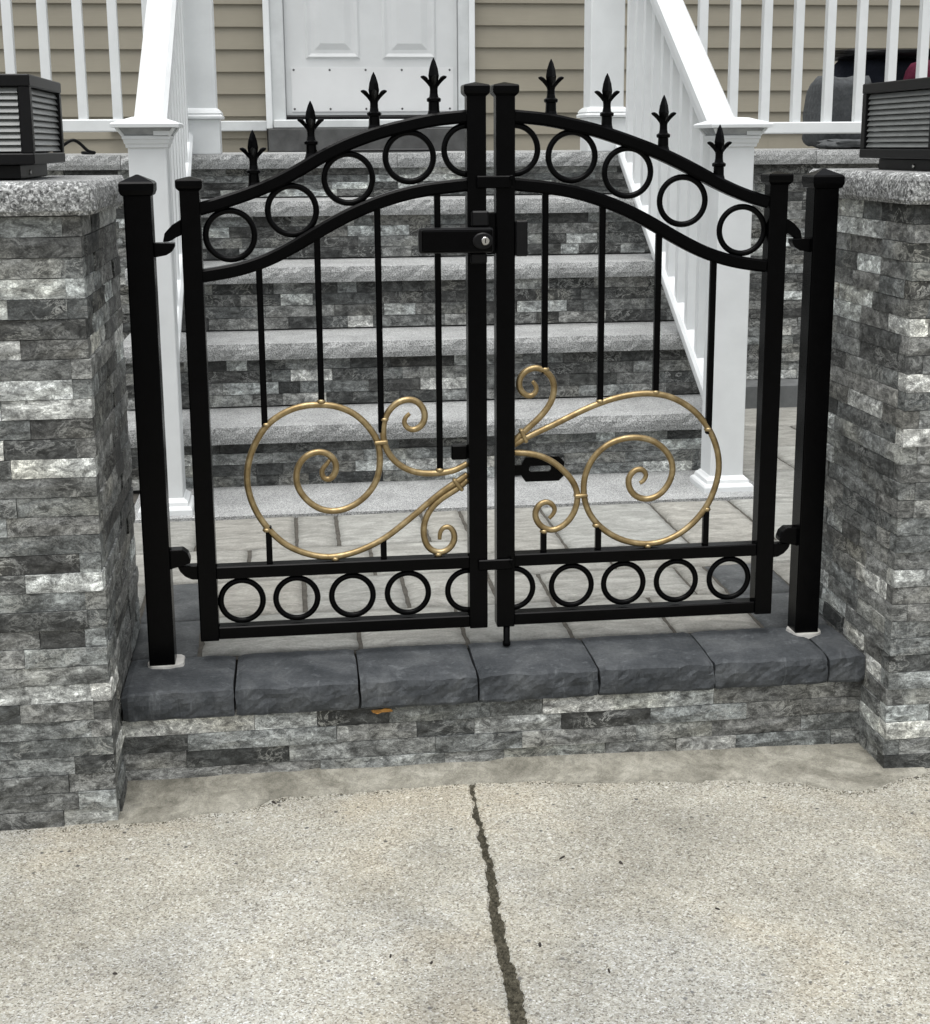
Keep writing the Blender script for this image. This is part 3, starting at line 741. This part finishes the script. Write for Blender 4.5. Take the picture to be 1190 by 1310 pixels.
def arc(r, s, xlim):
    a0 = math.acos(max(-1, min(1, xlim / r))); n = 24   # keep the side with s*x > xlim
    return me_from(tube([(s * r * math.cos(-a0 + 2 * a0 * k / n), 0, r * math.sin(-a0 + 2 * a0 * k / n)) for k in range(n + 1)], .0058, 8), 'ring', 'black_paint', True)
FIN = finial_mesh()
def sweep_rail(parent, name, tab, s, dz, h=.0245, d=.030):
    pts = [(GC + s * u, YC, zof(tab, u) + dz(u)) for u in [.046 + k * (.545 - .046) / 60 for k in range(61)]]
    pts = smooth_path(pts, 10); e = .004; hh, dd = h / 2, d / 2
    prof = [(-hh, -dd + e), (-hh, dd - e), (-hh + e, dd), (hh - e, dd), (hh, dd - e), (hh, -dd + e), (hh - e, -dd), (-hh + e, -dd)]
    bm = tube(pts, 1, prof=prof); return obj(name, bm, 'black_paint', parent)
def bar(parent, x, z0, z1, nub=False):
    return obj('baluster', bx(x - .0059, x + .0059, YC - .0059, YC + .0059, z0, z1, .0012), 'black_paint', parent)
def scroll(parent, pts, r=.0064, taper_end=True, taper_start=False):
    p = cat([(x, YC - .001, z) for x, z in pts], 5); p = smooth_path(p, 6); N = len(p); rs = []
    for i in range(N):
        k = 1.0
        if taper_end: k = min(k, .62 + .38 * min(1, (N - 1 - i) / 22))
        if taper_start: k = min(k, .62 + .38 * min(1, i / 22))
        rs.append(r * k)
    return obj('scroll', tube(p, rs, 10), 'gold', parent, True)
def collar(parent, x, z, ang, wd=.027):
    bm = bx(-wd / 2, wd / 2, -.0095, .0095, -.0042, .0042, .003, 2); bmesh.ops.rotate(bm, verts=bm.verts[:], cent=(0, 0, 0), matrix=Matrix.Rotation(ang, 3, 'Y'))
    bmesh.ops.translate(bm, verts=bm.verts[:], vec=(x, YC - .001, z)); return obj('scroll_collar', bm, 'gold', parent, True)
def leaf(label, s, xo, xi, dzT, fins, rings_u, rings_d, zoff):
    """s=-1 left leaf, +1 right; xo/xi = x of the outer / inner post's near-left edge"""
    t = thing('gate_leaf', label, 'gate', (GC + s * .3, YC, .047), 'leaves of the double gate')
    W_ = .0364
    for x, zt, nm in ((xo, .946, 'stile'), (xi, 1.1145, 'stile')):
        st = obj(nm, bx(x, x + W_, .01, .01 + W_, .046 if nm else 0, zt - .016, .0025, 2), 'black_paint', t)
        obj('cap', square_lathe([(.0184, zt - .026), (.0235, zt - .021), (.0245, zt - .017), (.0245, zt - .0075), (.023, zt - .005), (.0015, zt)], x + W_ / 2, .01 + W_ / 2), 'black_paint', st)
    sweep_rail(t, 'top_rail', TOP, s, dzT); sweep_rail(t, 'arched_rail', LOW, s, lambda u: 0)
    a, c = (xo + W_, xi) if s < 0 else (xi + W_, xo)
    obj('lower_rail', bx(a - .001, c + .001, YC - .0145, YC + .0145, .1715, .1965, .002), 'black_paint', t)
    obj('bottom_rail', bx(a - .001, c + .001, YC - .0145, YC + .0145, .048, .073, .002), 'black_paint', t)
    edge_x = xi if s < 0 else xi + W_
    for x, z in rings_u: inst('ring', RING if abs(x - GC) > .06 else arc(.0452, s, s * (edge_x - x) - .003), t, (x, YC, z))
    for x in rings_d: inst('ring', RINGS if abs(x - GC) > .06 else arc(.0412, s, s * (edge_x - x) - .003), t, (x, YC, .1222))
    for x in fins:
        u = abs(x - GC); inst('finial', FIN, t, (x, YC, zof(TOP, u) + dzT(u) + .0135))
    return t
dl = lambda u: -.007 * math.exp(-((u - .37) / .07) ** 2)
dr = lambda u: .007 * math.exp(-((u - .40) / .08) ** 2)
gl = leaf('left leaf of the black arched gate, carrying the keyed lock box', -1, -.5363, -.0023, dl, [-.3995, -.2918, -.1738, -.062],
          [(-.4474, .8375), (-.3313, .882), (-.2245, .9395), (-.1094, .978), (.0015, .9905)], [-.4535, -.346, -.2359, -.125, -.0035], 0)
gr_ = leaf('right leaf of the black arched gate, with the slotted latch plate', 1, .590, .0528, dr, [.1600, .268, .379, .4905],
          [(.0895, .9905), (.2008, .977), (.3102, .9465), (.4196, .891), (.5405, .833)], [.0874, .2081, .3161, .4264, .5377], 0)
# left leaf: bars and scrolls
for x, segs in ((-.3965, ((.4725, .768), (.195, .272))), (-.2865, ((.511, .823),)), (-.172, ((.452, .889), (.195, .237))), (-.058, ((.367, .911),))):
    for z0, z1 in segs: bar(gl, x, z0, z1 if z1 < .6 else zof(LOW, abs(x - GC)) - .004)
L1 = [(-0.003, 0.362), (-0.024, 0.348), (-0.049, 0.332), (-0.074, 0.313), (-0.1, 0.291), (-0.134, 0.264), (-0.167, 0.239), (-0.201, 0.222), (-0.234, 0.21), (-0.268, 0.204), (-0.301, 0.206), (-0.338, 0.218), (-0.37, 0.237), (-0.401, 0.271), (-0.422, 0.308), (-0.433, 0.346), (-0.434, 0.38), (-0.427, 0.413), (-0.411, 0.448), (-0.39, 0.476), (-0.361, 0.496), (-0.329, 0.508), (-0.292, 0.511), (-0.256, 0.506), (-0.224, 0.491), (-0.2, 0.468), (-0.183, 0.442), (-0.176, 0.415), (-0.177, 0.379), (-0.186, 0.35), (-0.207, 0.323), (-0.236, 0.304), (-0.266, 0.297), (-0.294, 0.302), (-0.318, 0.319), (-0.335, 0.343), (-0.34, 0.368), (-0.334, 0.393), (-0.318, 0.411), (-0.295, 0.418), (-0.275, 0.412), (-0.262, 0.395), (-0.263, 0.376), (-0.274, 0.362), (-0.287, 0.365), (-0.290, 0.381), (-0.279, 0.393), (-0.274, 0.401)]
L2 = [(-0.116, 0.488), (-0.125, 0.48), (-0.127, 0.468), (-0.118, 0.457), (-0.104, 0.456), (-0.091, 0.466), (-0.086, 0.483), (-0.091, 0.5), (-0.103, 0.512), (-0.119, 0.516), (-0.138, 0.511), (-0.154, 0.498), (-0.165, 0.479), (-0.1685, 0.459), (-0.168, 0.438), (-0.162, 0.416), (-0.148, 0.395), (-0.128, 0.379), (-0.103, 0.369), (-0.074, 0.366), (-0.044, 0.368), (-0.024, 0.373), (-0.003, 0.384)]
L3 = [(-0.003, 0.351), (-0.024, 0.333), (-0.049, 0.319), (-0.07, 0.302), (-0.085, 0.281), (-0.092, 0.256), (-0.09, 0.23), (-0.08, 0.212), (-0.063, 0.204), (-0.046, 0.207), (-0.033, 0.221), (-0.03, 0.238), (-0.037, 0.254), (-0.05, 0.256), (-0.059, 0.246), (-0.060, 0.231)]
scroll(gl, L1); scroll(gl, L2[::-1]); scroll(gl, L3)
collar(gl, -.1732, .4328, rad(-4)); collar(gl, -.0225, .342, rad(52), .030)
# right leaf
for x, segs in ((.150, ((.560, .910), (.195, .246))), (.262, ((.495, .886), (.195, .250))), (.3745, ((.508, .828),)), (.4855, ((.428, .769), (.195, .277)))):
    for z0, z1 in segs: bar(gr_, x, z0, z1 if z1 < .6 else zof(LOW, abs(x - GC)) - .004)
R1 = [(0.087, 0.417), (0.117, 0.434), (0.168, 0.456), (0.21, 0.476), (0.252, 0.494), (0.294, 0.507), (0.337, 0.514), (0.375, 0.513), (0.41, 0.504), (0.445, 0.484), (0.471, 0.459), (0.492, 0.428), (0.506, 0.391), (0.51, 0.352), (0.502, 0.313), (0.486, 0.276), (0.46, 0.244), (0.43, 0.221), (0.395, 0.206), (0.36, 0.203), (0.321, 0.21), (0.286, 0.227), (0.255, 0.254), (0.237, 0.286), (0.231, 0.319), (0.233, 0.349), (0.245, 0.379), (0.264, 0.402), (0.291, 0.419), (0.326, 0.426), (0.36, 0.422), (0.386, 0.408), (0.406, 0.386), (0.414, 0.36), (0.409, 0.334), (0.393, 0.31), (0.371, 0.298), (0.349, 0.299), (0.332, 0.31), (0.323, 0.328), (0.324, 0.345), (0.335, 0.358), (0.35, 0.36), (0.359, 0.349), (0.355, 0.337), (0.346, 0.331)]
R2 = [(0.087, 0.424), (0.108, 0.443), (0.13, 0.462), (0.15, 0.482), (0.165, 0.505), (0.17, 0.53), (0.165, 0.551), (0.15, 0.566), (0.131, 0.572), (0.112, 0.565), (0.101, 0.551), (0.1, 0.534), (0.108, 0.521), (0.123, 0.515), (0.134, 0.525), (0.133, 0.537), (0.126, 0.545)]
R3 = [(0.087, 0.403), (0.121, 0.4), (0.151, 0.391), (0.176, 0.375), (0.198, 0.354), (0.213, 0.332), (0.219, 0.31), (0.216, 0.286), (0.205, 0.263), (0.186, 0.246), (0.165, 0.24), (0.145, 0.249), (0.134, 0.266), (0.134, 0.283), (0.143, 0.296), (0.158, 0.3), (0.171, 0.29), (0.172, 0.277), (0.161, 0.265)]
scroll(gr_, R1); scroll(gr_, R2); scroll(gr_, R3)
collar(gr_, .225, .3101, rad(-1)); collar(gr_, .1085, .4365, rad(66), .030)

# gold paint beads where bars are welded to the scrolls
bd = lathe([(.0005, -.005), (.006, -.0038), (.0088, 0), (.007, .004), (.0005, .0055)], 10); BEAD = me_from(bd, 'weld_bead', 'gold', True)
for par, pts in ((gl, [(-.3935, .474), (-.287, .5165), (-.0585, .3725), (-.1655, .477), (-.400, .264), (-.268, .1995), (-.063, .1995)]), (gr_, [(.1515, .5675), (.262, .5005), (.3745, .5155), (.4845, .437), (.1505, .2385), (.258, .2465), (.4865, .271), (.365, .1985)])):
    for x, z in pts: inst('weld_bead', BEAD, par, (x, YC - .001, z))
# hinges (claw halves): one half on each post, one on each leaf
gapL, gapR = -.5616, .651
def mir(poly, dz): return [(gapR - (x - gapL), z + dz) for x, z in poly][::-1]
leaf_top = [(-.5362, .868), (-.553, .858), (-.567, .843), (-.5705, .827), (-.560, .8275), (-.552, .831), (-.545, .837), (-.5362, .839)]
post_top = [(-.5871, .8262), (-.5495, .8255), (-.5497, .818), (-.555, .809), (-.565, .803), (-.5871, .799)]
post_bot = [(-.5871, .235), (-.563, .2355), (-.553, .227), (-.5487, .215), (-.549, .2075), (-.562, .2035), (-.574, .2015), (-.5871, .196)]
leaf_bot = [(-.5362, .2008), (-.574, .2005), (-.570, .190), (-.560, .179), (-.548, .173), (-.5362, .172)]
obj('hinge', extr(leaf_top, .016, .036, .0012), 'black_paint', gl); obj('hinge', extr(leaf_bot, .016, .036, .0012), 'black_paint', gl)
obj('hinge', extr(post_top, .012, .038, .0012), 'black_paint', pL); obj('hinge', extr(post_bot, .012, .038, .0012), 'black_paint', pL)
obj('hinge', extr(mir(leaf_top, -.012), .016, .036, .0012), 'black_paint', gr_); obj('hinge', extr(mir(leaf_bot, -.006), .016, .036, .0012), 'black_paint', gr_)
obj('hinge', extr(mir(post_top, -.010), .012, .038, .0012), 'black_paint', pR); obj('hinge', extr(mir(post_bot, -.007), .012, .038, .0012), 'black_paint', pR)
# lock box on the left leaf
lk = obj('lock_box', bx(-.0975, .0440, -.018, .0095, .800, .8475, .005, 2), 'black_satin', gl)
obj('lock_face', bx(-.092, .0405, -.0215, -.0182, .8035, .8440, .003, 2), 'black_paint', lk)
bm = lathe([(.0155, 0), (.0155, .0025), (.0135, .004), (.0001, .004)], 20); bmesh.ops.scale(bm, vec=(1.25, 1, 1), verts=bm.verts[:])
bmesh.ops.rotate(bm, verts=bm.verts[:], cent=(0, 0, 0), matrix=Matrix.Rotation(rad(90), 3, 'X')); bmesh.ops.translate(bm, verts=bm.verts[:], vec=(.0225, -.0216, .8232))
obj('lock_escutcheon', bm, 'black_satin', lk, False)
bm = lathe([(.0078, 0), (.0078, .005), (.0068, .0062), (.0001, .0062)], 18); bmesh.ops.rotate(bm, verts=bm.verts[:], cent=(0, 0, 0), matrix=Matrix.Rotation(rad(90), 3, 'X')); bmesh.ops.translate(bm, verts=bm.verts[:], vec=(.0262, -.0257, .8232))
obj('lock_cylinder', bm, 'chrome', lk)
obj('keyhole', bx(.0253, .0271, -.0326, -.0321, .8195, .827), 'black_satin', lk)
obj('lock_plate', bx(.0035, .0365, -.006, .0095, .8485, .878, .003), 'black_satin', gl)
obj('lock_plate', bx(.0015, .0335, -.002, .0095, .778, .7990, .003), 'black_satin', gl)
obj('latch_keeper', bx(.0345, .0522, .012, .034, .795, .874, .002), 'black_paint', gl)
obj('stop_block', bx(-.034, -.0026, .030, .046, .391, .420, .002), 'black_paint', gl)
# right leaf: strike, stops, drop bolt, slotted plate
obj('strike_box', bx(.0895, .1125, .004, .040, .791, .858, .002), 'black_satin', gr_)
for z0, z1 in ((.9195, .9425), (.1690, .1905)):
    sb = obj('gate_stop', bx(.0145, .083, .0035, .0093, z0, z1, .002), 'black_paint', gr_)
    obj('stop_lip', bx(.077, .083, .0035 - .006, .0033, z1 - .008, z1 + .001, .001), 'black_paint', sb)
obj('drop_bolt', lathe([(.0075, .004), (.0082, .006), (.0082, .012), (.0068, .014), (.0068, .06)], 12, None, (.0735, .019, 0)), 'black_paint', gr_, True)
bm = bmesh.new()
outl = [(.1085, .349), (.1165, .3375), (.184, .3375), (.1945, .3475), (.1945, .377), (.184, .3875), (.1165, .3875), (.1085, .375)]
slot = [(.1235, .3605), (.1275, .3575), (.164, .3575), (.168, .3605), (.168, .3665), (.164, .3695), (.1275, .3695), (.1235, .3665)]
for y in (.046, .051):
    A = [bm.verts.new((x, y, z)) for x, z in outl]; B = [bm.verts.new((x, y, z)) for x, z in slot]
    for k in range(8): bm.faces.new((A[k], A[(k + 1) % 8], B[(k + 1) % 8], B[k]))
    if y < .05: A0, B0 = A, B
for P0, P1 in ((A0, A), (B0, B)):
    for k in range(8): bm.faces.new((P0[k], P0[(k + 1) % 8], P1[(k + 1) % 8], P1[k]))
bx(.085, .1083, .046, .051, .3515, .3725, 0, 1, bm)
obj('latch_plate', bm, 'black_paint', gr_)

# ================================================================== pillar lamps
def lamp(label, xc, yc, z0):
    t = thing('pillar_lamp', label, 'lamp', (xc, yc, z0), 'square lamps on the gate pillars')
    h, hb = .165, .135; zb = z0 + .026; H = .148; zt = zb + H
    obj('base', bx(xc - hb, xc + hb, yc - hb, yc + hb, z0 + .0015, zb, .002), 'black_satin', t)
    obj('bottom_frame', bx(xc - h, xc + h, yc - h, yc + h, zb + .0005, zb + .019, .002), 'black_satin', t)
    obj('roof', bx(xc - h, xc + h, yc - h, yc + h, zt - .02, zt, .002), 'black_satin', t)
    obj('core', bx(xc - h + .03, xc + h - .03, yc - h + .03, yc + h - .03, zb + .019, zt - .02), 'lamp_core', t)
    for sx in (-1, 1):
        for sy in (-1, 1):
            cx, cy = xc + sx * (h - .0105), yc + sy * (h - .0105)
            obj('corner_post', bx(cx - .0095, cx + .0095, cy - .0095, cy + .0095, zb + .0192, zt - .0202, .001), 'black_satin', t)
    za, zc = zb + .0205, zt - .0215; n = 10; p = (zc - za) / n
    bm = bmesh.new(); Ls = h - .022
    # tilted rounded louvre blade running along x
    pr = [(.001, 0), (-.0055, .0002), (-.0062, .0012), (-.0015, .0094), (.0005, .0101), (.004, .0098)]
    A = [bm.verts.new((-Ls, y, z)) for y, z in pr]; B = [bm.verts.new((Ls, y, z)) for y, z in pr]
    for k in range(len(pr)): bm.faces.new((A[k], A[(k + 1) % len(pr)], B[(k + 1) % len(pr)], B[k]))
    bm.faces.new(A); bm.faces.new(B); me = me_from(bm, 'louvre', 'slat_plastic')
    for q in range(4):
        a = q * math.pi / 2; d = h - .011
        for k in range(n): inst('louvre', me, t, (xc + d * math.sin(a), yc - d * math.cos(a), za + k * p + .0008), a)
    s = obj('set_screw', lathe([(.0045, 0), (.0045, .0015), (.003, .0026), (.0001, .0026)], 10), 'chrome', t)
    if xc < 0: s.location = (xc + hb + .0002, yc - .05, z0 + .012); s.rotation_euler = (0, rad(90), 0)
    else: s.location = (xc - hb - .0002, yc - .03, z0 + .012); s.rotation_euler = (0, rad(-90), 0)
    return t
lamp('black square louvred lamp on the left pillar cap', -.922, -.012, .9457)
lamp('black square louvred lamp on the right pillar cap', .995, 0, .9457 - .004)

# ================================================================== bags on the porch
def soft_box(cx, cy, cz, sx, sy, sz, e=.35, seed=0, lump=.02, n=28, m=18):
    bm = bmesh.new(); rings = []
    f = lambda v: math.copysign(abs(v) ** e, v)
    for j in range(m + 1):
        ph = -math.pi / 2 + math.pi * j / m; ring = []
        for i in range(n):
            th = 2 * math.pi * i / n
            x, y, z = f(math.cos(ph)) * f(math.cos(th)), f(math.cos(ph)) * f(math.sin(th)), f(math.sin(ph))
            k = 1 + lump * 4 * noise.noise(Vector((x * 1.6 + seed, y * 1.6, z * 1.6))) + lump * 1.5 * noise.noise(Vector((x * 5 + seed, y * 5, z * 5)))
            ring.append(bm.verts.new((cx + sx * x * k, cy + sy * y * k, max(cz + sz * z * k, .9745))))
        rings.append(ring)
    for A, B in zip(rings, rings[1:]):
        for i in range(n): bm.faces.new((A[i], A[(i + 1) % n], B[(i + 1) % n], B[i]))
    bmesh.ops.remove_doubles(bm, verts=bm.verts[:], dist=1e-5); return bm
t = thing('quilted_bag', 'rounded grey quilted bag behind the right porch railing', 'bag', (1.99, 3.12, .9735))
obj('body', soft_box(1.975, 3.12, 1.120, .125, .11, .148, .42, 2, .03), 'quilt', t, True)
t = thing('navy_bag', 'wide dark navy bag piled behind the grey bag on the porch', 'bag', (2.30, 3.36, .9735))
body = obj('body', soft_box(2.30, 3.36, 1.165, .27, .12, .20, .4, 7, .03), 'navy_fabric', t, True)
obj('flap', soft_box(2.30, 3.33, 1.372, .275, .14, .022, .45, 9, .05), 'black_satin', t, True)
t = thing('crimson_bag', 'crimson cloth bag showing above the right pillar lamp', 'bag', (2.36, 3.05, .9735))
obj('body', soft_box(2.37, 3.06, 1.145, .135, .10, .185, .5, 4, .02), 'crimson_fabric', t, True)
t = thing('folded_cloth', 'flat folded grey cloth on the porch under the grey bag', 'cloth', (1.93, 2.86, .9735))
obj('cloth_body', soft_box(1.97, 2.90, .990, .15, .09, .022, .7, 5, .10), 'grey_fabric', t, True)

# ================================================================== small things
t = tag(obj('black_cable', tube(cat([(-1.24, 2.70, .982), (-1.17, 2.71, 1.0), (-1.125, 2.72, 1.026), (-1.10, 2.73, 1.018), (-1.07, 2.74, .988), (-1.05, 2.76, .981), (-1.10, 2.80, .981)], 6), .006, 8), 'black_satin', None, True), 'short black cable looped on the porch beside the left lamp', 'cable')
bm = bmesh.new(); n = 12; pts = []
for k in range(n):
    a = 2 * math.pi * k / n; r = (.5 + .5 * abs(math.cos(a)) ** .7)
    pts.append((-.1905 + .021 * math.cos(a) * r, -.121 - .004 * math.cos(3 * a), -.063 + .0062 * math.sin(a) * r))
A = [bm.verts.new(p) for p in pts]; B = [bm.verts.new((x, y - .0016, z + .0005)) for x, y, z in pts]
for k in range(n): bm.faces.new((A[k], A[(k + 1) % n], B[(k + 1) % n], B[k]))
bm.faces.new(A); bm.faces.new(B)
tag(obj('fallen_leaf', bm, 'leaf_orange'), 'small orange dead leaf caught under the coping blocks', 'leaf')
rr = random.Random(8)
spots = [(.094, -.47), (-.22, -.72), (-.16, -.745), (.01, -.72), (.19, -.50), (-.40, -.20), (.10, -.80), (-.63, -.71), (.31, -.66)]
for k, (x, y) in enumerate(spots):
    bm = bmesh.new(); a = rr.uniform(0, 3.14); L, Wd = rr.uniform(.004, .0085), rr.uniform(.0016, .0035); z = -.2 - .012 * max(0, -y - .3)
    m = 7; A = []; top = []
    for i in range(m):
        th = 2 * math.pi * i / m; r = rr.uniform(.75, 1.1); px, py = L * math.cos(th) * r, Wd * math.sin(th) * r
        X, Y_ = x + px * math.cos(a) - py * math.sin(a), y + px * math.sin(a) + py * math.cos(a)
        A.append(bm.verts.new((X, Y_, z + .0002))); top.append(bm.verts.new((x + (X - x) * .7, y + (Y_ - y) * .7, z + .0022)))
    for i in range(m): bm.faces.new((A[i], A[(i + 1) % m], top[(i + 1) % m], top[i]))
    bm.faces.new(top); bm.faces.new(A)
    tag(obj('debris_bit', bm, 'debris_dark'), 'tiny dark bit of debris lying on the concrete sidewalk', 'debris', 'dark debris bits on the sidewalk')
